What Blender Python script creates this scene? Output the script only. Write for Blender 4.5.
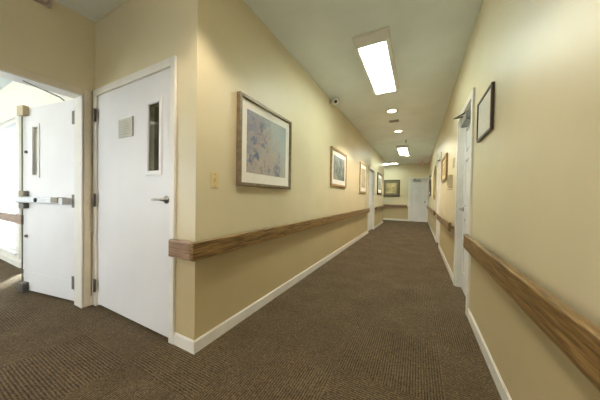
import bpy, bmesh, math
from mathutils import Vector, Matrix
PI = math.pi
for o in list(bpy.data.objects):
    bpy.data.objects.remove(o)
SC = bpy.context.scene
C = SC.collection

# ------------------------------------------------------------------ camera
YAW, PITCH, ROLL, FPX, CAMH = .4785, -.0144, .0163, 226.8, 1.10
r0 = Vector((math.cos(YAW), math.sin(YAW), 0)); f0 = Vector((-math.sin(YAW), math.cos(YAW), 0)); z0 = Vector((0, 0, 1))
fw = f0*math.cos(PITCH) + z0*math.sin(PITCH)
u0 = -f0*math.sin(PITCH) + z0*math.cos(PITCH)
rt = r0*math.cos(ROLL) + u0*math.sin(ROLL)
up = -r0*math.sin(ROLL) + u0*math.cos(ROLL)
cd = bpy.data.cameras.new('camera'); cam = bpy.data.objects.new('camera', cd); C.objects.link(cam)
M = Matrix((rt, up, -fw)).transposed().to_4x4(); M.translation = (0, 0, CAMH)
cam.matrix_world = M
cd.sensor_fit = 'HORIZONTAL'; cd.sensor_width = 36; cd.lens = 36*FPX/600; cd.clip_start = .02
SC.camera = cam

# ------------------------------------------------------------------ light levels
SKY_STRENGTH = 4.8        # overcast daylight outside the vestibule window
TUBE_STRENGTH = 8.5       # fluorescent diffusers
TUBE_ADDED = 1.2  # added vestibule lamp, out of view
SUN_STRENGTH = 15.0
SPOT_W = 32.0
CAN_STRENGTH = 8.0       # recessed downlights
EXPOSURE = 1.47
SC.view_settings.view_transform = 'Standard'; SC.view_settings.look = 'None'
SC.view_settings.exposure = EXPOSURE; SC.view_settings.gamma = 1; SC.view_settings.use_curve_mapping = False
w = bpy.data.worlds.new('world'); SC.world = w; w.use_nodes = True
bg = w.node_tree.nodes['Background']; bg.inputs[0].default_value = (.97, .95, .97, 1); bg.inputs[1].default_value = SKY_STRENGTH

sd = bpy.data.lights.new('sun', 'SUN'); sd.energy = SUN_STRENGTH; sd.angle = math.radians(6); sd.color = (.93, .96, 1)
sun = bpy.data.objects.new('sun', sd); C.objects.link(sun); sun.location = (-6, 8, 8)
sun.rotation_euler = Vector((-.81, .58, .80)).to_track_quat('Z', 'Y').to_euler()
# ------------------------------------------------------------------ materials
def lin(c):
    r = []
    for v in c:
        v /= 255
        r.append(v/12.92 if v <= .04045 else ((v+.055)/1.055)**2.4)
    return (*r, 1)
class NT:
    def __init__(s, name):
        s.m = bpy.data.materials.new(name); s.m.use_nodes = True; s.t = s.m.node_tree
        s.b = s.t.nodes['Principled BSDF']; s.out = s.t.nodes['Material Output']
    def n(s, typ, **kw):
        n = s.t.nodes.new(typ)
        for k, v in kw.items(): setattr(n, k, v)
        return n
    def l(s, a, b): s.t.links.new(a, b)
    def mix(s, f, a, b, mode='MIX'):
        n = s.n('ShaderNodeMix', data_type='RGBA', blend_type=mode)
        for i, v in ((0, f), (6, a), (7, b)):
            if hasattr(v, 'links'): s.l(v, n.inputs[i])
            else: n.inputs[i].default_value = v
        return n.outputs[2]
    def math(s, op, a, b=0, c=0):
        n = s.n('ShaderNodeMath', operation=op)
        for i, v in enumerate((a, b, c)):
            if hasattr(v, 'links'): s.l(v, n.inputs[i])
            else: n.inputs[i].default_value = v
        return n.outputs[0]
    def noise(s, vec, scale, detail=3, rough=.5):
        n = s.n('ShaderNodeTexNoise'); n.inputs['Scale'].default_value = scale
        n.inputs['Detail'].default_value = detail; n.inputs['Roughness'].default_value = rough
        s.l(vec, n.inputs['Vector']); return n.outputs['Fac']
    def ramp(s, f, stops):
        n = s.n('ShaderNodeValToRGB'); s.l(f, n.inputs[0]); e = n.color_ramp.elements
        while len(e) < len(stops): e.new(.5)
        for i, (p, c) in enumerate(stops): e[i].position = p; e[i].color = lin(c)
        return n.outputs[0]
    def bump(s, h, strength, dist=.002):
        n = s.n('ShaderNodeBump'); n.inputs['Strength'].default_value = strength; n.inputs['Distance'].default_value = dist
        s.l(h, n.inputs['Height']); s.l(n.outputs[0], s.b.inputs['Normal'])
    def obj(s): return s.n('ShaderNodeTexCoord').outputs['Object']
    def pos(s): return s.n('ShaderNodeNewGeometry').outputs['Position']

def plain(name, c, rough=.5, metal=0, var=.04, scale=6, bump=0):
    k = NT(name); v = k.obj()
    f = k.noise(v, scale, 4)
    c2 = tuple(max(0, x*(1-var)) for x in c); c1 = tuple(min(255, x*(1+var)) for x in c)
    k.l(k.ramp(f, [(.35, c2), (.65, c1)]), k.b.inputs['Base Color'])
    k.b.inputs['Roughness'].default_value = rough; k.b.inputs['Metallic'].default_value = metal
    if bump: k.bump(k.noise(v, 220, 3), bump)
    return k.m
def two_tone(name, hi, lo, split=.72):
    k = NT(name); p = k.pos()
    sx = k.n('ShaderNodeSeparateXYZ'); k.l(p, sx.inputs[0])
    f = k.math('GREATER_THAN', sx.outputs[2], split)
    base = k.mix(f, lin(lo), lin(hi))
    nz = k.noise(p, 1.7, 3)
    g = k.ramp(nz, [(.3, (246, 246, 246)), (.7, (255, 255, 255))])
    k.l(k.mix(1.0, base, g, 'MULTIPLY'), k.b.inputs['Base Color'])
    k.b.inputs['Roughness'].default_value = .42
    k.bump(k.noise(p, 90, 3), .25, .0012)
    return k.m
def wood(name, axis, light=(168, 136, 86), dark=(102, 76, 42)):
    k = NT(name); v = k.pos()
    mp = k.n('ShaderNodeMapping'); k.l(v, mp.inputs[0])
    sc = [16, 16, 34]; sc[axis] = 1.6; mp.inputs['Scale'].default_value = sc
    d = k.noise(mp.outputs[0], 2.0, 6, .65)
    mp2 = k.n('ShaderNodeMapping'); k.l(v, mp2.inputs[0]); s2 = [90, 90, 130]; s2[axis] = 5; mp2.inputs['Scale'].default_value = s2
    e = k.noise(mp2.outputs[0], 2.0, 3)
    c1 = k.ramp(d, [(.38, dark), (.47, tuple((a+b)/2 for a, b in zip(light, dark))), (.58, light)])
    c2 = k.ramp(e, [(.38, (170, 160, 150)), (.6, (255, 255, 255))])
    k.l(k.mix(.7, c1, c2, 'MULTIPLY'), k.b.inputs['Base Color'])
    k.b.inputs['Roughness'].default_value = .36
    k.bump(e, .2, .0008)
    return k.m
def carpet():
    k = NT('ribbed_carpet_tiles'); p = k.pos()
    sx = k.n('ShaderNodeSeparateXYZ'); k.l(p, sx.inputs[0]); x, y = sx.outputs[0], sx.outputs[1]
    T = .61
    ix = k.math('FLOOR', k.math('DIVIDE', k.math('ADD', x, 2.28+T*20), T))
    iy = k.math('FLOOR', k.math('DIVIDE', k.math('ADD', y, -.80+T*20), T))
    par = k.math('MODULO', k.math('ADD', ix, iy), 2)     # 1: ribs along x, 0: ribs along y
    # a little wobble and yarn breaks along the ribs
    wob = k.math('MULTIPLY', k.math('SUBTRACT', k.noise(p, 30, 2), .5), .006)
    cx = k.math('ADD', x, wob); cy = k.math('ADD', y, wob)
    r = .0152
    def rib(c): return k.math('MULTIPLY_ADD', k.math('SINE', k.math('MULTIPLY', c, 2*PI/r)), .5, .5)
    cmb = k.n('ShaderNodeMix', data_type='FLOAT'); k.l(par, cmb.inputs[0]); k.l(rib(cx), cmb.inputs[2]); k.l(rib(cy), cmb.inputs[3])
    ribs = cmb.outputs[0]
    big = k.noise(p, 3.0, 3, .6); mid = k.noise(p, 26, 3, .7); fine = k.noise(p, 190, 2, .7)
    ridge = k.ramp(fine, [(.25, (94, 84, 70)), (.5, (136, 122, 100)), (.75, (176, 161, 136))])
    groove = k.ramp(mid, [(.3, (44, 37, 32)), (.7, (84, 72, 59))])
    m1 = k.math('ADD', k.math('MULTIPLY', ribs, .72), k.math('MULTIPLY', k.math('SUBTRACT', k.noise(p, 62, 4, .85),   .34), .85))
    col = k.mix(m1, groove, ridge)
    spots = k.noise(p, 75, 2, .8)
    vo = k.n('ShaderNodeTexVoronoi'); vo.inputs['Scale'].default_value = 150; k.l(p, vo.inputs['Vector'])
    sv = k.n('ShaderNodeSeparateColor'); k.l(vo.outputs['Color'], sv.inputs[0])
    tuft = k.ramp(sv.outputs[0], [(0, (196, 192, 188)), (.45, (232, 228, 224)), (1, (255, 252, 244))])
    col = k.mix(1.0, col, tuft, 'MULTIPLY')
    gold = k.math('GREATER_THAN', sv.outputs[1], .80)
    col = k.mix(k.math('MULTIPLY', gold, .30), col, lin((160, 134, 88)))
    rust = k.ramp(spots, [(.60, (0, 0, 0)), (.68, (255, 255, 255))])
    blue = k.ramp(k.noise(p, 58, 2, .8), [(.62, (0, 0, 0)), (.70, (255, 255, 255))])
    col = k.mix(k.math('MULTIPLY', rust, .4), col, lin((128, 78, 48)))
    col = k.mix(k.math('MULTIPLY', blue, .35), col, lin((70, 78, 90)))
    tone = k.ramp(big, [(.3, (222, 220, 220)), (.7, (255, 255, 255))])
    k.l(k.mix(1.0, col, tone, 'MULTIPLY'), k.b.inputs['Base Color'])
    k.b.inputs['Roughness'].default_value = .95
    k.b.inputs['Specular IOR Level'].default_value = .15
    h = k.math('ADD', ribs, k.math('MULTIPLY', fine, .8))
    k.bump(h, .7, .003)
    return k.m
def emit(name, c, s):
    k = NT(name)
    k.b.inputs['Base Color'].default_value = lin((240, 240, 235))
    nz = k.noise(k.obj(), 60, 2)
    k.l(k.ramp(nz, [(.3, tuple(v*.99 for v in c)), (.7, c)]), k.b.inputs['Emission Color'])
    k.b.inputs['Emission Strength'].default_value = s
    return k.m
def glass(name, tint=(235, 240, 240), ior=1.3):
    k = NT(name)
    lw = k.n('ShaderNodeLayerWeight'); fr_ = k.math('MULTIPLY_ADD', k.math('POWER', lw.outputs['Facing'], 5), .35, .03)
    tr = k.n('ShaderNodeBsdfTransparent'); tr.inputs[0].default_value = lin(tint)
    gl = k.n('ShaderNodeBsdfGlossy'); gl.inputs['Roughness'].default_value = .02
    mx = k.n('ShaderNodeMixShader'); k.l(fr_, mx.inputs[0]); k.l(tr.outputs[0], mx.inputs[1]); k.l(gl.outputs[0], mx.inputs[2])
    k.l(mx.outputs[0], k.out.inputs[0]); return k.m
def art(name, stops, scale=5, sky=None, darkside=None, seed=0.0):
    # painterly print: blobby colour patches, paler sky in the upper right
    k = NT(name); v = k.obj()
    mp = k.n('ShaderNodeMapping'); k.l(v, mp.inputs[0]); mp.inputs['Location'].default_value = (seed, seed*.7, seed*1.3)
    a = k.noise(mp.outputs[0], scale, 5, .7)
    c = k.ramp(a, stops)
    sx = k.n('ShaderNodeSeparateXYZ'); k.l(v, sx.inputs[0])
    if sky:
        g = k.math('ADD', k.math('MULTIPLY', sx.outputs[0], 1.6), k.math('MULTIPLY', sx.outputs[2], 1.3))
        g = k.math('ADD', g, k.math('MULTIPLY', k.math('SUBTRACT', k.noise(v, 3, 3), .5), .9))
        f = k.ramp(g, [(.0, (0, 0, 0)), (.45, (235, 235, 235))])
        c = k.mix(f, c, lin(sky))
    if darkside:
        g = k.math('SUBTRACT', k.math('MULTIPLY', sx.outputs[2], 1.4), k.math('MULTIPLY', sx.outputs[0], 2.0))
        g = k.math('ADD', g, k.math('MULTIPLY', k.math('SUBTRACT', k.noise(v, 15, 5, .7), .5), 1.9))
        f = k.ramp(g, [(.1, (0, 0, 0)), (.8, (190, 190, 190))])
        c = k.mix(f, c, lin(darkside))
    k.l(c, k.b.inputs['Base Color']); k.b.inputs['Roughness'].default_value = .25
    return k.m

MT = {}
MT['wall'] = two_tone('two_tone_wall_paint', (225, 214, 181), (202, 185, 145))
MT['ceiling'] = plain('ceiling_paint', (238, 246, 248), .9, var=.015, scale=2, bump=.35)
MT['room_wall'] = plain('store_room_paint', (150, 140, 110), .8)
MT['vest'] = plain('vestibule_paint', (240, 236, 226), .7, var=.01)
MT['trim'] = plain('white_trim_paint', (234, 231, 224), .35, var=.015)
MT['door'] = plain('white_door_paint', (230, 229, 232), .38, var=.012, scale=2)
MT['frame_beige'] = plain('beige_frame_paint', (222, 212, 188), .45, var=.02)
MT['carpet'] = carpet()
MT['oak_y'] = wood('oak_rail_lengthwise', 1)
MT['oak_x'] = wood('oak_rail_crosswise', 0, (176, 144, 118), (128, 98, 76))
MT['walnut'] = wood('dark_walnut', 2, (84, 62, 44), (44, 30, 22))
MT['bronze'] = plain('bronze_frame', (124, 110, 88), .4, .25, .12, 25)
MT['gold'] = plain('gold_frame', (168, 138, 92), .42, .15, .12, 25)
MT['black_frame'] = plain('black_frame', (44, 38, 34), .35, 0, .1)
MT['mat'] = plain('mat_board', (242, 240, 234), .8, var=.01)
MT['mat_green'] = plain('olive_mat_board', (118, 110, 82), .8, var=.03)
MT['tan_frame'] = plain('tan_frame', (192, 170, 124), .5, .05, .08)
MT['steel'] = plain('brushed_steel', (176, 174, 170), .32, .85, .05, 30)
MT['grey_metal'] = plain('grey_hinge_metal', (108, 104, 98), .45, .5, .06, 30)
MT['silver_cover'] = plain('silver_closer_cover', (150, 152, 148), .45, .4, .15, 40)
MT['tan_plastic'] = plain('tan_latch_cover', (196, 178, 146), .5)
MT['bar_white'] = plain('push_bar_white', (222, 226, 232), .35)
MT['black'] = plain('black_rubber', (20, 20, 20), .5)
MT['white_plastic'] = plain('white_plastic', (228, 224, 214), .4)
MT['ivory'] = plain('ivory_plastic', (222, 204, 150), .4)
MT['dark_lens'] = plain('dark_lens', (40, 42, 46), .15)
MT['pink_plastic'] = plain('pale_plastic', (190, 176, 168), .5)
MT['grille'] = plain('grey_grille', (150, 146, 132), .6)
MT['dark_slot'] = plain('dark_slot', (30, 28, 26), .8)
MT['sign_grey'] = plain('grey_sign_plate', (176, 172, 158), .4, .3, .03)
MT['sign_text'] = plain('sign_text', (158, 155, 144), .6)
MT['olive_cabinet'] = plain('olive_cabinet', (92, 84, 62), .5)
MT['pale_panel'] = plain('pale_curtain', (190, 190, 172), .8, bump=.3)
MT['blue'] = plain('pale_blue_plastic', (150, 172, 200), .4)
MT['concrete'] = plain('concrete_patio', (200, 198, 192), .9, var=.05)
MT['tube'] = emit('fluorescent_diffuser', (238, 252, 238), TUBE_STRENGTH)
MT['tube_added'] = emit('added_vestibule_diffuser', (255, 246, 230), TUBE_ADDED)
MT['can'] = emit('downlight_lens', (255, 226, 178), CAN_STRENGTH)
MT['glass'] = glass('window_glass')
MT['lite_glass'] = glass('wired_door_glass', (200, 205, 200))
MT['dark_gold'] = plain('dark_gold_frame', (132, 104, 58), .4, .3, .12, 25)
MT['mat_tan'] = plain('tan_mat_board', (198, 178, 128), .8)
MT['frosted'] = plain('frosted_grey_glass', (176, 174, 158), .3)
MT['bracket'] = plain('grey_brown_bracket', (128, 118, 98), .4)
def translucent(name, c):
    k = NT(name); tl = k.n('ShaderNodeBsdfTranslucent'); tl.inputs[0].default_value = lin(c)
    mx = k.n('ShaderNodeMixShader'); mx.inputs[0].default_value = .7
    k.l(k.ramp(k.noise(k.obj(), 30), [(.3, (236, 240, 246)), (.7, c)]), k.b.inputs['Base Color'])
    k.l(k.b.outputs[0], mx.inputs[1]); k.l(tl.outputs[0], mx.inputs[2]); k.l(mx.outputs[0], k.out.inputs[0]); return k.m
MT['blind'] = translucent('blind_fabric', (248, 250, 255))
MT['red'] = emit('red_exit_letters', (255, 40, 20), .9)
MT['art_garden'] = art('print_misty_garden', [(.3, (96, 108, 140)), (.42, (136, 146, 166)), (.5, (190, 176, 164)), (.6, (164, 170, 180)), (.72, (206, 200, 186))], 9, (186, 200, 204), (98, 106, 146), 1.1)
MT['art_lake'] = art('print_grey_lake', [(.3, (84, 100, 112)), (.5, (136, 146, 144)), (.7, (186, 186, 166))], 9, None, (110, 124, 132), 4.2)
MT['art_pale'] = art('print_pale_flowers', [(.3, (150, 160, 150)), (.5, (206, 202, 176)), (.7, (222, 214, 188))], 7, None, None, 7.7)
MT['art_dark'] = art('print_blue_grey', [(.3, (96, 106, 108)), (.5, (170, 172, 160)), (.7, (216, 210, 188))], 6, None, None, 2.4)
MT['art_end'] = art('print_landscape', [(.3, (140, 124, 84)), (.5, (190, 172, 126)), (.68, (222, 204, 156))], 3, None, None, 9.1)
MT['art_cert'] = art('print_certificate', [(.35, (232, 232, 226)), (.6, (244, 243, 238))], 40, None, None, 3.3)
MT['art_tan'] = art('print_sepia', [(.3, (176, 156, 104)), (.6, (206, 186, 134))], 6, None, None, 5.5)

# ------------------------------------------------------------------ mesh helpers
class MB:
    def __init__(s): s.bm = bmesh.new()
    def box(s, x0, x1, y0, y1, z0, z1, bev=0, seg=2):
        t = bmesh.new()
        vs = [t.verts.new(p) for p in ((x0, y0, z0), (x1, y0, z0), (x1, y1, z0), (x0, y1, z0), (x0, y0, z1), (x1, y0, z1), (x1, y1, z1), (x0, y1, z1))]
        for f in ((3, 2, 1, 0), (4, 5, 6, 7), (0, 1, 5, 4), (1, 2, 6, 5), (2, 3, 7, 6), (3, 0, 4, 7)): t.faces.new([vs[i] for i in f])
        if bev: bmesh.ops.bevel(t, geom=t.edges[:], offset=bev, segments=seg, affect='EDGES', profile=.5)
        s._add(t); return s
    def frustum(s, a, b, z0, z1):
        # a=(x0,x1,y0,y1) at z0, b at z1
        t = bmesh.new()
        v = [t.verts.new(p) for p in ((a[0], a[2], z0), (a[1], a[2], z0), (a[1], a[3], z0), (a[0], a[3], z0), (b[0], b[2], z1), (b[1], b[2], z1), (b[1], b[3], z1), (b[0], b[3], z1))]
        for f in ((3, 2, 1, 0), (4, 5, 6, 7), (0, 1, 5, 4), (1, 2, 6, 5), (2, 3, 7, 6), (3, 0, 4, 7)): t.faces.new([v[i] for i in f])
        s._add(t); return s
    def lathe(s, prof, seg=24, mat=None):
        # prof: (r, z) points, about local z; then mat
        t = bmesh.new(); rings = []
        for r, z in prof:
            if r < 1e-6: rings.append([t.verts.new((0, 0, z))])
            else: rings.append([t.verts.new((r*math.cos(2*PI*i/seg), r*math.sin(2*PI*i/seg), z)) for i in range(seg)])
        for A, B in zip(rings, rings[1:]):
            for i in range(seg):
                j = (i+1) % seg
                q = [A[i % len(A)], A[j % len(A)], B[j % len(B)], B[i % len(B)]]
                u = []
                for v in q:
                    if v not in u: u.append(v)
                if len(u) > 2: t.faces.new(u)
        for R in (rings[0], rings[-1]):
            if len(R) > 1: t.faces.new(R)
        if mat: t.transform(mat)
        for f in t.faces: f.smooth = True
        s._add(t); return s
    def tube(s, pts, r, seg=10, close=True):
        pts = [Vector(p) for p in pts]; t = bmesh.new(); rings = []
        for i, p in enumerate(pts):
            d = (pts[min(i+1, len(pts)-1)] - pts[max(i-1, 0)]).normalized()
            a = d.cross(Vector((0, 0, 1)) if abs(d.z) < .9 else Vector((1, 0, 0))).normalized(); b = d.cross(a)
            rings.append([t.verts.new(p + r*(a*math.cos(2*PI*k/seg)+b*math.sin(2*PI*k/seg))) for k in range(seg)])
        for A, B in zip(rings, rings[1:]):
            for k in range(seg): t.faces.new([A[k], A[(k+1) % seg], B[(k+1) % seg], B[k]])
        t.faces.new(rings[0]); t.faces.new(rings[-1])
        for f in t.faces: f.smooth = len(f.verts) == 4
        s._add(t); return s
    def _add(s, t):
        bmesh.ops.recalc_face_normals(t, faces=t.faces[:])
        me = bpy.data.meshes.new('t'); t.to_mesh(me); t.free(); s.bm.from_mesh(me); bpy.data.meshes.remove(me)
    def xf(s, m): s.bm.transform(m); return s
    def build(s, name, mat, parent=None, loc=None):
        me = bpy.data.meshes.new(name); s.bm.to_mesh(me); s.bm.free(); me.materials.append(MT[mat] if isinstance(mat, str) else mat)
        o = bpy.data.objects.new(name, me); C.objects.link(o)
        if parent: o.parent = parent
        if loc: o.location = loc
        return o
def tag(o, label=None, cat=None, group=None, kind=None):
    for k, v in (('label', label), ('category', cat), ('group', group), ('kind', kind)):
        if v: o[k] = v
    return o
def thing(name, label, cat, loc=(0, 0, 0), rz=0, group=None, kind=None):
    o = bpy.data.objects.new(name, None); o.empty_display_size = .1; C.objects.link(o)
    o.location = loc; o.rotation_euler = (0, 0, rz); return tag(o, label, cat, group, kind)
def struct(name, mb, mat, label, cat):
    o = mb.build(name, mat); return tag(o, label, cat, None, 'structure')
def copy_tree(o, parent=None):
    c = o.copy(); C.objects.link(c)
    if parent: c.parent = parent
    for ch in [x for x in bpy.data.objects if x.parent == o]: copy_tree(ch, c)
    return c
LW, FR, RW = PI/2, 0, -PI/2      # rotation of wall-mounted things: left wall, facing wall, right wall

# ------------------------------------------------------------------ dimensions
A, B, H, YC, X3 = 1.36, .449, 2.775, 1.058, -2.839
YL, YE, YB = 10.72, 12.2, -3.6
T = .12

# ------------------------------------------------------------------ structure
struct('floor', MB().box(-7.2, .75, -3.9, 12.5, -.12, 0), 'carpet', 'brown ribbed carpet tile floor running down the corridor', 'floor')
struct('ceiling', MB().box(-7.2, .75, -3.9, 12.5, H, H+.12), 'ceiling', 'pale textured ceiling over the corridor', 'ceiling')
# left corridor wall with the opening of its far door
LD0, LD1 = 7.25, 8.25
m = MB().box(-A-T, -A, YC, LD0, 0, H).box(-A-T, -A, LD1, YL, 0, H).box(-A-T, -A, LD0, LD1, 2.03, H)
m.box(-5, -A-T, YL-T, YL, 0, H)
struct('wall_left', m, 'wall', 'tan painted left wall of the corridor', 'wall')
# the short wall that carries the closed white door
D0, D1 = -2.775, -1.62
m = MB().box(X3-.15, D0, YC, YC+T, 0, H).box(D1, -A-T, YC, YC+T, 0, H).box(D0, D1, YC, YC+T, 2.045, H)
struct('wall_entry', m, 'wall', 'tan wall around the closed white door beside the corner', 'wall')
# wall with the double-door opening
O0, O1 = -.87, .963
m = MB().box(X3-.14, X3, O1, YC, 0, H).box(X3-.14, X3, YB, O0, 0, H).box(X3-.14, X3, O0, O1, 2.03, H)
struct('wall_lobby', m, 'wall', 'tan wall on the far left above the open doorway', 'wall')
# right wall with two door openings
R0, R1, R2, R3 = 2.665, 3.46, 5.93, 6.68
m = MB()
for y0, y1 in ((YB, R0), (R1, R2), (R3, YE)): m.box(B, B+.16, y0, y1, 0, H)
for y0, y1 in ((R0, R1), (R2, R3)): m.box(B, B+.16, y0, y1, 2.07, H)
struct('wall_right', m, 'wall', 'tan painted right wall of the corridor', 'wall')
E0, E1 = -.335, .375
m = MB().box(-5, E0, YE, YE+T, 0, H).box(E1, B+.16, YE, YE+T, 0, H).box(E0, E1, YE, YE+T, 2.06, H)
struct('wall_end', m, 'wall', 'tan end wall closing the corridor', 'wall')
def holed(m, x0, x1, y0, y1, h0, h1, z0, z1):
    # wall along x with one window hole h0..h1 / z0..z1
    return m.box(x0, h0, y0, y1, 0, H).box(h1, x1, y0, y1, 0, H).box(h0, h1, y0, y1, 0, z0).box(h0, h1, y0, y1, z1, H)
struct('wall_back', holed(MB(), X3-.14, B+.16, YB-T, YB, -1.3, -.1, .9, 2.1), 'wall', 'tan wall behind the viewpoint', 'wall')
struct('wall_passage', MB().box(-5-T, -5, YL-T, YE+T, 0, H), 'wall', 'tan far wall of the side passage', 'wall')
# vestibule beyond the open doorway
W0, W1, WZ0, WZ1 = -6.75, -5.24, .2, 2.2
VY = 1.05
m = MB().box(-7, W0, VY, VY+.12, 0, H).box(W1, -5.02, VY, VY+.12, 0, H).box(-4.2, X3-.15, VY, VY+.12, 0, H).box(-5.02, -4.2, VY, VY+.12, 0, .06).box(-5.02, -4.2, VY, VY+.12, 2.2, H).box(W0, W1, VY, VY+.12, 0, WZ0).box(W0, W1, VY, VY+.12, WZ1, H)
m.box(-7.12, -7, -2.2, VY+.12, 0, H)
holed(m, -7, X3-.14, -2.32, -2.2, -6.7, -3.8, .6, 2.3)
struct('wall_vestibule', m, 'vest', 'bright white walls of the entry vestibule', 'wall')
# store room behind the closed door, seen through its narrow glass
m = MB().box(-3.35, -3.25, YC+T, 4, 0, H).box(-3.35, -A-T, 4, 4.1, 0, H)
struct('wall_store', m, 'room_wall', 'dim wall of the room behind the closed door', 'wall')
struct('ground', MB().box(-30, 20, -30, 30, -.4, -.2), 'concrete', 'pale paved ground outside the vestibule window', 'ground')

# baseboards ----------------------------------------------------------
BH, BT = .092, .015
def bb(name, segs, label):
    m = MB()
    for s in segs:
        x0, x1, y0, y1 = s
        m.box(x0, x1, y0, y1, 0, BH-.008, .002, 1)
        # narrow cap
        dx = .004 if abs(x1-x0) < .05 else 0; dy = .004 if abs(y1-y0) < .05 else 0
        m.box(x0+dx, x1-dx, y0+dy, y1-dy, BH-.009, BH, .002, 1)
    struct(name, m, 'trim', label, 'baseboard')
bb('baseboard_left', [(-A, -A+BT, YC-BT, LD0-.065), (-A, -A+BT, LD1+.065, YL)], 'white baseboard along the left corridor wall')
bb('baseboard_right', [(B-BT, B, YB, R0-.075), (B-BT, B, R1+.075, R2-.075), (B-BT, B, R3+.075, YE)], 'white baseboard along the right corridor wall')
bb('baseboard_entry', [(-1.57, -A, YC-BT, YC)], 'short white baseboard between closed door and corner')
bb('baseboard_lobby', [(X3, X3+BT, YB, O0-.05), (X3, X3+BT, 1.022, YC)], 'white baseboard beside the open doorway')
bb('baseboard_end', [(-5, E0-.055, YE-BT, YE)], 'white baseboard on the end wall')
bb('baseboard_vestibule', [(-7, -5.08, VY-BT, VY), (-4.2, X3-.15, VY-BT, VY)], 'white baseboard below the vestibule window')

# ------------------------------------------------------------------ door builders (local: x right, -y out of the wall, z up)
def lever(parent, x, z, y, d=-1, mat='steel'):
    h = MB().lathe([(0, 0), (.030, 0), (.030, .006), (.024, .012), (.011, .013), (.011, .045), (0, .045)], 24, Matrix.Translation((x, y, z)) @ Matrix.Rotation(PI/2, 4, 'X'))
    h.tube([(x, y-.040, z), (x+d*.02, y-.045, z), (x+d*.06, y-.046, z), (x+d*.115, y-.040, z-.002), (x+d*.125, y-.032, z-.002)], .0085, 10)
    return h.build('lever_handle', mat, parent)
def hinge(parent, x, z, y, h=.11, w=.034, mat='grey_metal'):
    m = MB().box(x-w/2, x+w/2, y-.004, y, z-h/2, z+h/2, .001, 1)
    m.lathe([(0, 0), (.0075, 0), (.0075, h+.006), (0, h+.006)], 12, Matrix.Translation((x, y-.009, z-h/2-.003)))
    for k in (1, 2): m.lathe([(.0078, 0), (.0085, .001), (.0078, .002)], 12, Matrix.Translation((x, y-.009, z-h/2+h*k/3)))
    return m.build('hinge', mat, parent)
def six_panel(w, h, th=.04):
    # front face at y=0, back at y=th; x 0..w
    m = MB().box(0, w, .018, th, 0, h)
    st = .11; mid = .09
    rails = [(0, .22), (.86, 1.0), (1.56, 1.66), (h-.12, h)]
    for x0, x1 in ((0, st), (w-st, w), (w/2-mid/2, w/2+mid/2)): m.box(x0, x1, 0, .019, 0, h, .003, 1)
    for z0, z1 in rails: m.box(st-.002, w-st+.002, .0005, .0188, z0, z1, .003, 1)
    for (z0, z1) in ((.22, .86), (1.0, 1.56), (1.66, h-.12)):
        for x0, x1 in ((st, w/2-mid/2), (w/2+mid/2, w-st)):
            m.box(x0+.025, x1-.025, .004, .0185, z0+.025, z1-.025, .006, 2)
    return m
def casing(parent, w, h, cw=.06, depth=.12, mat='trim', proud=.018, jamb=.016):
    # opening x 0..w, wall face at y=0
    m = MB().box(-cw, .004, -proud, 0, 0, h+cw, .003, 1).box(w-.004, w+cw, -proud, 0, 0, h+cw, .003, 1).box(.004, w-.004, -proud, 0, h-.004, h+cw, .003, 1)
    m.build('casing', mat, parent)
    j = MB().box(0, jamb, 0, depth, 0, h).box(w-jamb, w, 0, depth, 0, h).box(jamb, w-jamb, 0, depth, h-jamb, h)
    return j.build('jamb', mat, parent)
def closer(parent, x, z, y, d=1, mat='silver_cover'):
    c = MB().box(x-.17, x+.17, y-.075, y, z-.05, z+.035, .008, 2).build('door_closer', mat, parent)
    MB().tube([(x-d*.06, y-.035, z+.03), (x-d*.06, y-.035, z+.05), (x-d*.13, y-.14, z+.056), (x-d*.02, y-.05, z+.075)], .011, 8).build('closer_arm', 'grey_metal', c)
    return c

# --- closed door beside the corner
dw = D1-D0
d2 = thing('door_2', 'closed white door with narrow glass and small grey sign beside the corner', 'door', (D0, YC, 0), FR, None, 'structure')
MB().box(-.058, .004, -.02, 0, 0, 2.105, .003, 1).box(dw-.004, dw+.05, -.02, 0, 0, 2.105, .003, 1).box(.004, dw-.004, -.02, 0, 2.041, 2.105, .003, 1).build('casing', 'trim', d2)
MB().box(0, .012, 0, T, 0, 2.045).box(dw-.012, dw, 0, T, 0, 2.045).box(.012, dw-.012, 0, T, 2.033, 2.045).build('jamb', 'trim', d2)
# slab with a cut-out for the glass
sx0, sx1, sz0, sz1 = .014, dw-.014, .022, 2.03
lx0, lx1, lz0, lz1 = -1.918-D0, -1.770-D0, 1.285, 1.81
sy0, sy1 = -.004, .040
m = MB().box(sx0, lx0, sy0, sy1, sz0, sz1).box(lx1, sx1, sy0, sy1, sz0, sz1).box(lx0, lx1, sy0, sy1, sz0, lz0).box(lx0, lx1, sy0, sy1, lz1, sz1)
bmesh.ops.remove_doubles(m.bm, verts=m.bm.verts[:], dist=1e-5)
slab = m.build('slab', 'door', d2)
fwid = .034
m = MB()
for yy0, yy1 in ((sy0-.008, sy0),):
    m.box(lx0-fwid, lx0, yy0, yy1, lz0-fwid, lz1+fwid, .002, 1).box(lx1, lx1+fwid, yy0, yy1, lz0-fwid, lz1+fwid, .002, 1)
    m.box(lx0, lx1, yy0, yy1, lz0-fwid, lz0, .002, 1).box(lx0, lx1, yy0, yy1, lz1, lz1+fwid, .002, 1)
m.build('vision_frame', 'door', d2)
MB().box(lx0, lx1, -.001, .005, lz0, lz1).build('vision_glass', 'lite_glass', d2)
lever(d2, -1.678-D0, 1.062, sy0)
MB().box(dw-.016, dw-.006, -.0065, -.0045, 1.0, 1.12).build('strike_plate', 'grey_metal', d2)
for z in (1.85, 1.035, .205): hinge(d2, .006, z, -.021, .12, .036)
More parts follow.
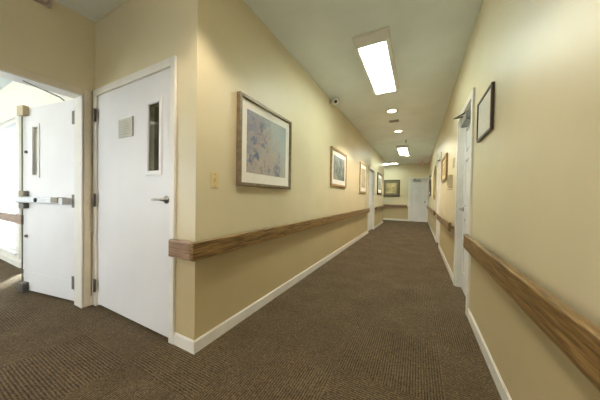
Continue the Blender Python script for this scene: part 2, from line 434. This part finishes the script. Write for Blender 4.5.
s = MB().box(-2.368-D0, -2.140-D0, sy0-.006, sy0, 1.592, 1.752, .0015, 1).box(-2.152-D0, -2.138-D0, sy0-.012, sy0, 1.588, 1.756, .002, 1).build('door_sign', 'sign_grey', d2)
tag(s, 'small grey sign plate with worn lettering')
m = MB()
for k, (wd, hh) in enumerate(((.13, .010), (.16, .007), (.15, .007), (.16, .007), (.11, .007), (.14, .007))):
    m.box(-2.358-D0, -2.358+wd-D0, sy0-.0072, sy0-.006, 1.722-k*.021, 1.722-k*.021+hh)
m.build('sign_text', 'sign_text', s)

# --- open leaf of the double door, seen in the vestibule
ang = math.atan2(-.166, -.986)
d1 = thing('door_1', 'white double door leaf standing open with push bar', 'door', (-2.985, .972, 0), 0, None, 'structure')
# jamb and frame of the opening
m = MB().box(.0, .146+.012, -.018, -.0085, 0, 2.03)                                        # jamb lining, far side
m.box(.0, .146+.012, O0-.972, O0-.972+.009, 0, 2.03).box(.0, .146+.012, O0-.972, -.009, 2.018, 2.03)
m.build('jamb', 'trim', d1)
m = MB().box(.146, .161, -.001, .052, 0, 2.09, .003, 1).box(.146, .161, O0-.972-.055, O0-.972+.0, 0, 2.09, .003, 1).box(.146, .161, O0-.972, -.001, 2.03, 2.09, .003, 1)
m.build('casing', 'frame_beige', d1)
RL = Matrix.Rotation(ang, 4, 'Z')
def leafpart(mb, name, mat, parent): return mb.xf(RL).build(name, mat, parent)
# leaf local: u along +x from hinge, corridor side is +y after the turn (normal (-.166*-1..)), thickness 44 mm
LWD, LH = .905, 2.02
q0, q1, qz0, qz1 = .635, .727, 1.288, 1.803
side = 1      # +y local of the leaf after rotation by ~-170 deg points to -Y world (towards the viewer)
m = MB().box(.034, q0, -.04, 0, .022, LH).box(q1, LWD, -.04, 0, .022, LH).box(q0, q1, -.04, 0, .022, qz0).box(q0, q1, -.04, 0, qz1, LH)
bmesh.ops.remove_doubles(m.bm, verts=m.bm.verts[:], dist=1e-5)
leaf = leafpart(m, 'leaf', 'door', d1)
fw_ = .03
m = MB().box(q0-fw_, q0, 0, .008, qz0-fw_, qz1+fw_, .002, 1).box(q1, q1+fw_, 0, .008, qz0-fw_, qz1+fw_, .002, 1).box(q0, q1, 0, .008, qz0-fw_, qz0, .002, 1).box(q0, q1, 0, .008, qz1, qz1+fw_, .002, 1)
leafpart(m, 'vision_frame', 'door', d1)
leafpart(MB().box(q0, q1, -.023, -.017, qz0, qz1), 'vision_glass', 'frosted', d1)
leafpart(MB().box(.03, LWD-.02, 0, .003, .03, .225, .001, 1), 'kick_plate', 'door', d1)
pb = leafpart(MB().box(.13, .955, .035, .068, .99, 1.045, .008, 2).box(.86, .955, .0, .05, .985, 1.05, .006, 2), 'push_bar', 'bar_white', d1)
leafpart(MB().box(.15, .265, .0, .075, 1.0, 1.055, .006, 2), 'bar_bracket', 'bracket', pb)
leafpart(MB().box(.09, .15, .0, .068, .985, 1.05, .006, 2), 'bar_end', 'bar_white', pb)
leafpart(MB().lathe([(0, 0), (.022, 0), (.022, .01), (.014, .014), (0, .014)], 20, Matrix.Translation((.522, .066, 1.022)) @ Matrix.Rotation(-PI/2, 4, 'X')).xf(Matrix.Identity(4)), 'dogging_knob', 'black', pb)
leafpart(MB().box(.805, .895, 0, .045, 1.055, 1.115, .004, 2), 'latch_cover', 'bracket', d1)
leafpart(MB().box(.805, .895, 0, .045, .925, .985, .004, 2), 'latch_cover', 'grey_metal', d1)
leafpart(MB().box(.80, .915, 0, .05, 1.93, 2.035, .006, 2), 'top_latch', 'tan_plastic', d1)
leafpart(MB().box(.80, .915, 0, .05, .012, .115, .006, 2), 'bottom_latch', 'grey_metal', d1)
leafpart(MB().tube([(.885, .02, .1), (.885, .02, 1.95)], .006, 8), 'latch_rod', 'grey_metal', d1)
for z in (1.54, .62): leafpart(MB().box(.825, .85, 0, .02, z-.015, z+.015, .003, 1), 'rod_guide', 'grey_metal', d1)
for z in (1.845, 1.02, .205):
    m = MB().box(-.012, .068, .0, .006, z-.065, z+.065, .001, 1)
    m.lathe([(0, 0), (.009, 0), (.009, .132), (0, .132)], 12, Matrix.Translation((0.004, .010, z-.066)))
    leafpart(m, 'hinge', 'grey_metal', d1)
MB().tube([(.085, -.36, 2.018), (-.10, -.09, 2.022), (-.16, -.045, 2.02)], .006, 8).build('closer_arm', 'grey_metal', d1)

# --- six-panel doors
def panel_door(name, label, loc, rz, w, h, rec, hx, knob=False, with_closer=None, hinges=False):
    t = thing(name, label, 'door', loc, rz, None, 'structure')
    casing(t, w, h, .065, .15 if rec > .03 else .1)
    sl = six_panel(w-.034, h-.026).xf(Matrix.Translation((.017, rec, .008))).build('slab', 'door', t)
    if knob:
        MB().lathe([(0, 0), (.03, 0), (.03, .006), (.012, .01), (.012, .035), (.026, .045), (.028, .058), (.018, .07), (0, .072)], 20, Matrix.Translation((hx, rec, .95)) @ Matrix.Rotation(PI/2, 4, 'X')).build('door_knob', 'grey_metal', t)
    else: lever(t, hx, .98, rec, -1 if hx > w/2 else 1)
    if with_closer is not None: closer(t, with_closer, h-.09, rec, 1)
    return t
panel_door('door_3', 'white six-panel door in the left corridor wall beyond the pale print', (-A, LD0, 0), LW, LD1-LD0, 2.03, .06, .1)
panel_door('door_4', 'white panelled door closing the far end of the corridor', (E0, YE, 0), FR, E1-E0, 2.06, .03, .64, True, .28)
panel_door('door_5', 'nearest white six-panel door in the right wall with silver closer', (B, R1, 0), RW, R1-R0, 2.07, .05, .09, False, .42)
panel_door('door_6', 'farther white six-panel door in the right wall past the gold framed print', (B, R3, 0), RW, R3-R2, 2.07, .10, .09, False, .33)

# ------------------------------------------------------------------ vestibule window
wn = thing('window_1', 'bright vestibule window with white frame and vertical blinds', 'window', (W0, VY, WZ0), 0, None, 'structure')
ww, wh = W1-W0, WZ1-WZ0
m = MB()
for x0, x1 in ((0, .045), (ww-.045, ww)): m.box(x0, x1, .004, .05, 0, wh, .003, 1)
for z0_, z1_ in ((0, .045), (wh-.045, wh)): m.box(0, ww, .006, .048, z0_, z1_, .003, 1)
m.build('window_frame', 'trim', wn)
MB().box(.04, ww-.04, .010, .016, .04, wh-.04).build('pane', 'glass', wn)
m = MB().box(-.06, 0, -.018, 0, -.06, wh+.06, .003, 1).box(ww, ww+.16, -.018, 0, -.06, wh+.06, .003, 1).box(0, ww, -.018, 0, wh, wh+.06, .003, 1).box(0, ww, -.018, 0, -.06, 0, .003, 1)
m.build('casing', 'trim', wn)
MB().box(-.04, ww+.04, -.035, .003, -.022, .004, .004, 2).build('window_sill', 'trim', wn)
m = MB().box(.03, ww-.03, .055, .115, wh-.04, wh, .002, 1)
for k in range(17):
    x = .07+k*(ww-.14)/16
    m.box(x-.0008, x+.0008, .058, .112, .02, wh-.04)
m.build('vertical_blinds', 'blind', wn)

def added_window(name, label, x0, x1, y, z0, z1):
    t = thing(name, label, 'window', (x0, y, z0), 0, None, 'structure')
    w_, h_ = x1-x0, z1-z0; m = MB()
    for a_ in (0, w_/2-.025, w_-.05): m.box(a_, a_+.05, .03, .09, 0, h_)
    for a_ in (0, h_-.05): m.box(0, w_, .032, .088, a_, a_+.05)
    m.build('window_frame', 'trim', t)
    MB().box(.04, w_-.04, .057, .063, .04, h_-.04).build('pane', 'glass', t)
added_window('added_sidelight', 'added sidelight hidden behind the open leaf to let the sun in', -5.02, -4.2, VY, .06, 2.2)  # added opening so the sun lays a patch on the vestibule carpet
added_window('added_window_back', 'added unseen window behind the viewpoint for daylight', -1.3, -.1, YB-T, .9, 2.1)  # added out of view; daylight for the entry wall and closed door
added_window('added_window_side', 'added unseen side window brightening the vestibule', -6.7, -3.8, -2.32, .6, 2.3)  # added out of view to light the open leaf and vestibule
# ------------------------------------------------------------------ handrails (crash rails)
def rail_profile(p0, p1, out, z0=.666, z1=.787, th=.062, cap=.012):
    # long board: outline extruded from p0 to p1; out = outward unit vector; wall line through p0-p1
    pass
def handrail(name, label, pts, mat, group=None):
    m = MB()
    for b in pts: m.box(*b[:4], b[4], b[5], .007, 3)
    o = m.build(name, mat); tag(o, label, 'handrail', group); return o
RP, RZ0, RZ1 = .075, .664, .788
BTH = .036
def rail_obj(label, bx, mat, brk=()):
    x0, x1, y0, y1 = bx
    cx, cy = (x0+x1)/2, (y0+y1)/2
    t = thing('handrail', label, 'handrail', (cx, cy, RZ0), 0, 'wooden crash rails')
    if mat == 'oak_y':
        s_ = 1 if cx < 0 else -1
        f = (x1-cx) if s_ > 0 else (x0-cx)
        MB().box(min(f, f-s_*BTH), max(f, f-s_*BTH), y0-cy, y1-cy, 0, RZ1-RZ0, .009, 3).build('rail_board', mat, t)
        n = max(2, int((y1-y0)/.8)); e = f-s_*(RP-.001)
        for k in range(n):
            yy = y0-cy+.10+(y1-y0-.2)*k/(n-1)
            MB().box(min(f-s_*BTH, e), max(f-s_*BTH, e), yy-.035, yy+.035, .03, RZ1-RZ0-.055).build('bracket', mat, t)
    else:
        MB().box(x0-cx, x1-cx, y0-cy, y0-cy+BTH, 0, RZ1-RZ0, .009, 3).build('rail_board', mat, t)
        n = max(2, int((x1-x0)/.8))
        for k in range(n):
            xx = x0-cx+.10+(x1-x0-.2)*k/(n-1)
            MB().box(xx-.035, xx+.035, y0-cy+BTH, y1-cy, .03, RZ1-RZ0-.055).build('bracket', mat, t)
    return t
# near left rail wraps the corner
t = thing('handrail', 'long oak crash rail on the left wall wrapping round the near corner', 'handrail', (-A+RP/2, 4, RZ0), 0, 'wooden crash rails')
ox, oy = -A+RP/2, 4
MB().box(-A+RP-BTH-ox, -A+RP-ox, YC-RP-oy, LD0-.13-oy, 0, RZ1-RZ0, .009, 3).build('rail_board', 'oak_y', t)
for k in range(8):
    yy = YC+.12+k*.83-oy
    MB().box(-A+.001-ox, -A+RP-BTH-ox, yy-.035, yy+.035, .03, RZ1-RZ0-.055).build('bracket', 'oak_y', t)
e_ = MB().box(-1.548-ox, -A+RP-BTH-ox+.002, YC-RP-oy+.001, YC-RP+BTH-oy, .001, RZ1-RZ0-.001, .008, 3).box(-1.50-ox, -1.43-ox, YC-RP+BTH-oy-.004, YC-oy-.001, .025, .10).build('return_piece', 'oak_x', t)
tag(e_, 'paler short return of the rail round the corner')
rail_obj('short oak crash rail at the far end of the left wall past the door', (-A+.001, -A+RP, LD1+.13, YL-.01), 'oak_y')
rail_obj('oak crash rail on the end wall left of the end door', (-4.5, -.455, YE-RP, YE-.001), 'oak_x')
rail_obj('nearest oak crash rail on the right wall in the foreground', (B-RP, B-.001, -2.6, 2.5), 'oak_y')
rail_obj('middle oak crash rail on the right wall between the two white doors', (B-RP, B-.001, 3.62, 5.76), 'oak_y')
rail_obj('farthest oak crash rail on the right wall past the second door', (B-RP, B-.001, 6.86, YE-.08), 'oak_y')
rail_obj('wooden rail across the bright vestibule window on the far left', (-6.9, -4.72, VY-RP, VY-.019), 'oak_x')

# ------------------------------------------------------------------ pictures
def picture(name, label, loc, rz, w, h, fwid, depth, fmat, matw, amat, matmat='mat', cat='picture', matb=None):
    t = thing(name, label, cat, loc, rz)
    m = MB()
    for (x0, x1, z0_, z1_) in ((-w/2, -w/2+fwid, -h/2, h/2), (w/2-fwid, w/2, -h/2, h/2)): m.box(x0, x1, -depth, -.001, z0_, z1_, min(.006, fwid*.2), 2)
    for (z0_, z1_) in ((-h/2, -h/2+fwid), (h/2-fwid, h/2)): m.box(-w/2+fwid*.9, w/2-fwid*.9, -depth+.0005, -.0015, z0_, z1_, min(.006, fwid*.2), 2)
    m.build('frame', fmat, t)
    if matw:
        MB().box(-w/2+fwid*.8, w/2-fwid*.8, -depth*.55, -.003, -h/2+fwid*.8, h/2-fwid*.8).build('mat_board', matmat, t)
    mb_ = matb if matb else matw
    MB().box(-w/2+fwid+matw, w/2-fwid-matw, -depth*.55-.002, -depth*.55+.001, -h/2+fwid+mb_, h/2-fwid-matw).build('print', amat, t)
    return t
picture('framed_picture', 'large bronze framed print of a misty blue garden nearest the corner', (-A, 1.875, 1.577), LW, .87, .785, .032, .042, 'bronze', .076, 'art_garden', matb=.092)
picture('framed_picture', 'gold framed grey-blue print, second picture along the left wall', (-A, 4.2, 1.643), LW, .94, .69, .045, .032, 'gold', .085, 'art_lake')
picture('framed_picture', 'pale tan framed print, third picture along the left wall before the door', (-A, 6.37, 1.635), LW, .82, .81, .045, .03, 'tan_frame', .10, 'art_pale')
picture('framed_picture', 'black framed print on the left wall past the white door', (-A, 9.42, 1.65), LW, 1.1, .83, .07, .035, 'black_frame', .12, 'art_dark')
picture('framed_picture', 'wide olive-matted landscape in a dark frame on the end wall', (-1.19, YE, 1.60), FR, .80, .83, .05, .03, 'walnut', .11, 'art_end', 'mat_green')
picture('framed_certificate', 'dark framed white certificate on the right wall nearest the viewer', (B, 2.185, 1.742), RW, .42, .325, .022, .02, 'walnut', .0, 'art_cert', cat='certificate')
picture('framed_picture', 'gold framed sepia print on the right wall between the doors', (B, 5.05, 1.67), RW, .86, .46, .045, .03, 'dark_gold', .06, 'art_tan', 'mat_tan')
picture('framed_picture', 'tall olive framed picture on the right wall just past the second door', (B, 7.75, 1.56), RW, .55, .95, .06, .035, 'tan_frame', .07, 'art_pale', 'mat_green')
picture('framed_picture', 'dark framed picture on the right wall nearest the end door', (B, 10.5, 1.62), RW, 1.1, .80, .07, .04, 'walnut', .1, 'art_dark')

# ------------------------------------------------------------------ wall fittings
t = thing('light_switch', 'ivory light switch on the left wall above the rail near the corner', 'switch', (-A, 1.219, 1.215), LW)
MB().box(-.036, .036, -.006, 0, -.058, .058, .003, 2).build('cover_plate', 'ivory', t)
for dx in (0,):
    MB().box(dx-.006, dx+.006, -.018, -.005, -.012, .014, .002, 1).build('toggle', 'ivory', t)
for z in (-.042, .042): MB().lathe([(0, 0), (.004, 0), (.003, .002), (0, .002)], 10, Matrix.Translation((0, -.006, z)) @ Matrix.Rotation(PI/2, 4, 'X')).build('screw', 'grey_metal', t)

t = thing('security_camera', 'small white round camera high on the left wall below the ceiling', 'camera', (-A, 3.70, 2.712), LW)
MB().lathe([(0, 0), (.06, 0), (.06, .015), (.045, .025), (0, .026)], 24, Matrix.Rotation(PI/2, 4, 'X')).build('base', 'white_plastic', t)
MB().tube([(0, -.02, 0), (-.02, -.06, 0), (-.04, -.09, -.005)], .016, 10).build('bracket', 'white_plastic', t)
aim = Vector((-.9, -.35, -.35)).normalized()
MR = Matrix.Translation((-.03, -.10, -.005)) @ aim.to_track_quat('Z', 'Y').to_matrix().to_4x4()
MB().lathe([(0, -.09), (.045, -.088), (.056, -.07), (.056, .06), (.05, .07), (0, .066)], 24, MR).build('camera_body', 'white_plastic', t)
MB().lathe([(0, .064), (.026, .066), (.026, .073), (.015, .078), (0, .079)], 20, MR).build('lens', 'dark_lens', t)

t = thing('wall_alarm', 'pale rounded alarm high on the wall at the top left corner', 'alarm', (X3, .70, 2.715), LW)
MB().box(-.055, .055, -.03, 0, -.04, .04, .012, 3).build('housing', 'pink_plastic', t)
MB().lathe([(0, 0), (.035, 0), (.03, .012), (.012, .02), (0, .021)], 20, Matrix.Translation((0, -.03, 0)) @ Matrix.Rotation(PI/2, 4, 'X')).build('sounder', 'pink_plastic', t)

t = thing('wall_dispenser', 'small tan wall box between the gold framed print and nearest right door', 'dispenser', (B, 4.02, 1.27), RW)
MB().box(-.06, .06, -.055, 0, 0, .19, .010, 3).build('body', 'tan_plastic', t)
MB().box(-.045, .045, -.061, -.054, .03, .15, .004, 2).build('front_panel', 'silver_cover', t)
MB().box(-.05, .05, -.065, 0, -.03, -.018, .004, 2).build('drip_tray', 'tan_plastic', t)
t = thing('room_sign', 'small pale tan room sign on the right wall beside nearest right door', 'sign', (B, 3.9, 1.62), RW)
MB().box(-.06, .06, -.010, 0, -.07, .07, .003, 2).build('plate', 'tan_plastic', t)

# ------------------------------------------------------------------ ceiling fittings (local z=0 is the ceiling)
def fixture(label, loc, rz=0, mat='tube', group='fluorescent ceiling lights'):
    t = thing('fluorescent_light', label, 'ceiling light', loc, rz, group)
    MB().box(-.185, .185, -.69, .69, -.014, -.0005, .003, 1).frustum((-.170, .170, -.665, .665), (-.148, .148, -.60, .60), -.014, -.078).build('housing', 'trim', t)
    MB().box(-.134, .134, -.585, .585, -.086, -.0785, .003, 1).build('diffuser', mat, t)
    return t
fixture('large fluorescent ceiling light nearest the viewer over the corridor', (-.462, 3.05, H))
fixture('farther fluorescent ceiling light down the corridor past the downlights', (-.475, 8.5, H))
fixture('fluorescent ceiling light in the side passage at the far end', (-1.45, 11.35, H), PI/2)
fixture('added unseen ceiling light brightening the vestibule', (-4.9, -.8, H), PI/2, 'tube_added')  # added lamp, out of view, to lift the vestibule brightness
def can(label, x, y, watts=None):
    t = thing('downlight', label, 'downlight', (x, y, H), 0, 'round recessed downlights')
    MB().lathe([(.078, 0), (.108, 0), (.108, -.005), (.1, -.009), (.078, -.006)], 32).build('trim_ring', 'trim', t)
    MB().lathe([(0, -.001), (.077, -.001), (.077, -.006), (.05, -.010), (0, -.012)], 32).build('lens', 'can', t)
    ld = bpy.data.lights.new('downlight_beam', 'SPOT'); ld.energy = watts or SPOT_W; ld.color = (1, .87, .70)
    ld.spot_size = math.radians(122); ld.spot_blend = .35; ld.shadow_soft_size = .05
    lo = bpy.data.objects.new('downlight_beam', ld); C.objects.link(lo); lo.parent = t; lo.location = (0, 0, -.075)
can('round downlight nearest the big fluorescent fixture', -.476, 4.68)
can('round downlight between the vent and the farther fluorescent light', -.465, 6.16)
can('small round downlight beyond the farther fluorescent light', -.40, 9.75)
can('round downlight just above the near corner', -.7, .7, 21)
can('round downlight above the viewpoint', -.75, -1.05, 22)
can('added unseen round downlight behind the viewpoint', -.6, -2.55)  # added behind the camera to light the entry walls
t = thing('ceiling_vent', 'small grey vent in the ceiling between the two nearer downlights', 'vent', (-.49, 5.28, H))
MB().box(-.11, .11, -.09, .09, -.008, -.0005, .002, 1).build('frame', 'ceiling', t)
MB().box(-.095, .095, -.075, .075, -.0095, -.008).build('backing', 'grille', t)
m = MB()
for k in range(7): m.box(-.095, .095, -.072+k*.0225, -.060+k*.0225, -.014, -.009)
m.build('louvres', 'grille', t)
t = thing('sprinkler_head', 'small dark sprinkler head on the ceiling before the farther fluorescent light', 'sprinkler', (-.34, 7.25, H))
MB().lathe([(0, -.0005), (.035, -.0005), (.03, -.01), (.012, -.014), (.012, -.035), (0, -.035)], 20).build('escutcheon', 'grille', t)
MB().tube([(-.01, 0, -.03), (-.014, 0, -.05), (0, 0, -.062)], .003, 8).tube([(.01, 0, -.03), (.014, 0, -.05), (0, 0, -.062)], .003, 8).lathe([(0, -.062), (.024, -.062), (.024, -.065), (0, -.065)], 16).build('deflector', 'grey_metal', t)
t = thing('exit_sign', 'white exit sign with red letters hung edge-on from the ceiling by the end door', 'exit sign', (.16, 11.2, H))
MB().box(-.03, .03, -.06, .06, -.02, -.0005, .003, 1).tube([(0, 0, -.015), (0, 0, -.06)], .01, 10).build('canopy', 'white_plastic', t)
sg = MB().box(-.022, .022, -.15, .15, -.245, -.055, .005, 2).build('sign_box', 'white_plastic', t)
def letters(sidex, parent):
    # EXIT in block strokes on the face at x = sidex; text runs along +-y
    d = -1 if sidex > 0 else 1
    m = MB(); z1_, z0_ = -.095, -.205; hgt = z1_-z0_; s_ = .016
    # as seen from the side: right = d' ; letters start at the viewer's left
    def bar(u0_, v0_, u1_, v1_):
        # thick segment in (u, v), u to the viewer's right, v up
        a = Vector((u0_, v0_)); b = Vector((u1_, v1_)); dr = (b-a).normalized(); n = Vector((-dr.y, dr.x))*s_/2
        c = [a+n, b+n, b-n, a-n]; t_ = bmesh.new(); x0 = sidex; x1 = sidex + (.002 if sidex > 0 else -.002)
        lo = [t_.verts.new((x0, -d*p.x, p.y)) for p in c]; hi = [t_.verts.new((x1, -d*p.x, p.y)) for p in c]
        t_.faces.new(lo); t_.faces.new(hi)
        for i in range(4): t_.faces.new([lo[i], lo[(i+1) % 4], hi[(i+1) % 4], hi[i]])
        m._add(t_)
    zb, zt = z0_+s_/2, z1_-s_/2; zm = (zb+zt)/2
    u = -.12
    bar(u, z0_, u, z1_); bar(u, zb, u+.042, zb); bar(u, zt, u+.042, zt); bar(u, zm, u+.036, zm)
    u = -.058; bar(u, z0_, u+.052, z1_); bar(u, z1_, u+.052, z0_)
    u = .028; bar(u, z0_, u, z1_)
    u = .088; bar(u, z0_, u, z1_); bar(u-.03, zt, u+.03, zt)
    m.build('letters', 'red', parent)
letters(.0221, sg); letters(-.0221, sg)

# ------------------------------------------------------------------ things behind the narrow glass of the closed door
t = thing('storage_cabinet', 'olive cabinet seen through the narrow glass of the closed door', 'cabinet', (-2.72, 1.42, 0), 0)
MB().box(-.30, .09, -.13, .13, 0, 2.3, .008, 2).build('body', 'olive_cabinet', t)
MB().box(.09, .108, -.12, -.003, .06, 2.24, .004, 1).build('door', 'olive_cabinet', t)
MB().box(.09, .108, .003, .12, .06, 2.24, .004, 1).build('door', 'olive_cabinet', t)
t = thing('wall_screen', 'dark screen under a pale blue ledge seen through the narrow door glass', 'screen', (-3.25, 1.98, 1.62), LW)
MB().box(-.28, .28, -.05, 0, -.17, .15, .01, 2).build('housing', 'black', t)
MB().box(-.28, .28, -.07, 0, .16, .22, .01, 2).build('ledge', 'blue', t)
t = fixture('added unseen ceiling light in the room behind the closed door', (-2.35, 2.6, H), 0, emit('added_store_diffuser', (255, 244, 220), 12.0))  # added lamp, never seen; lights what shows through the door glass
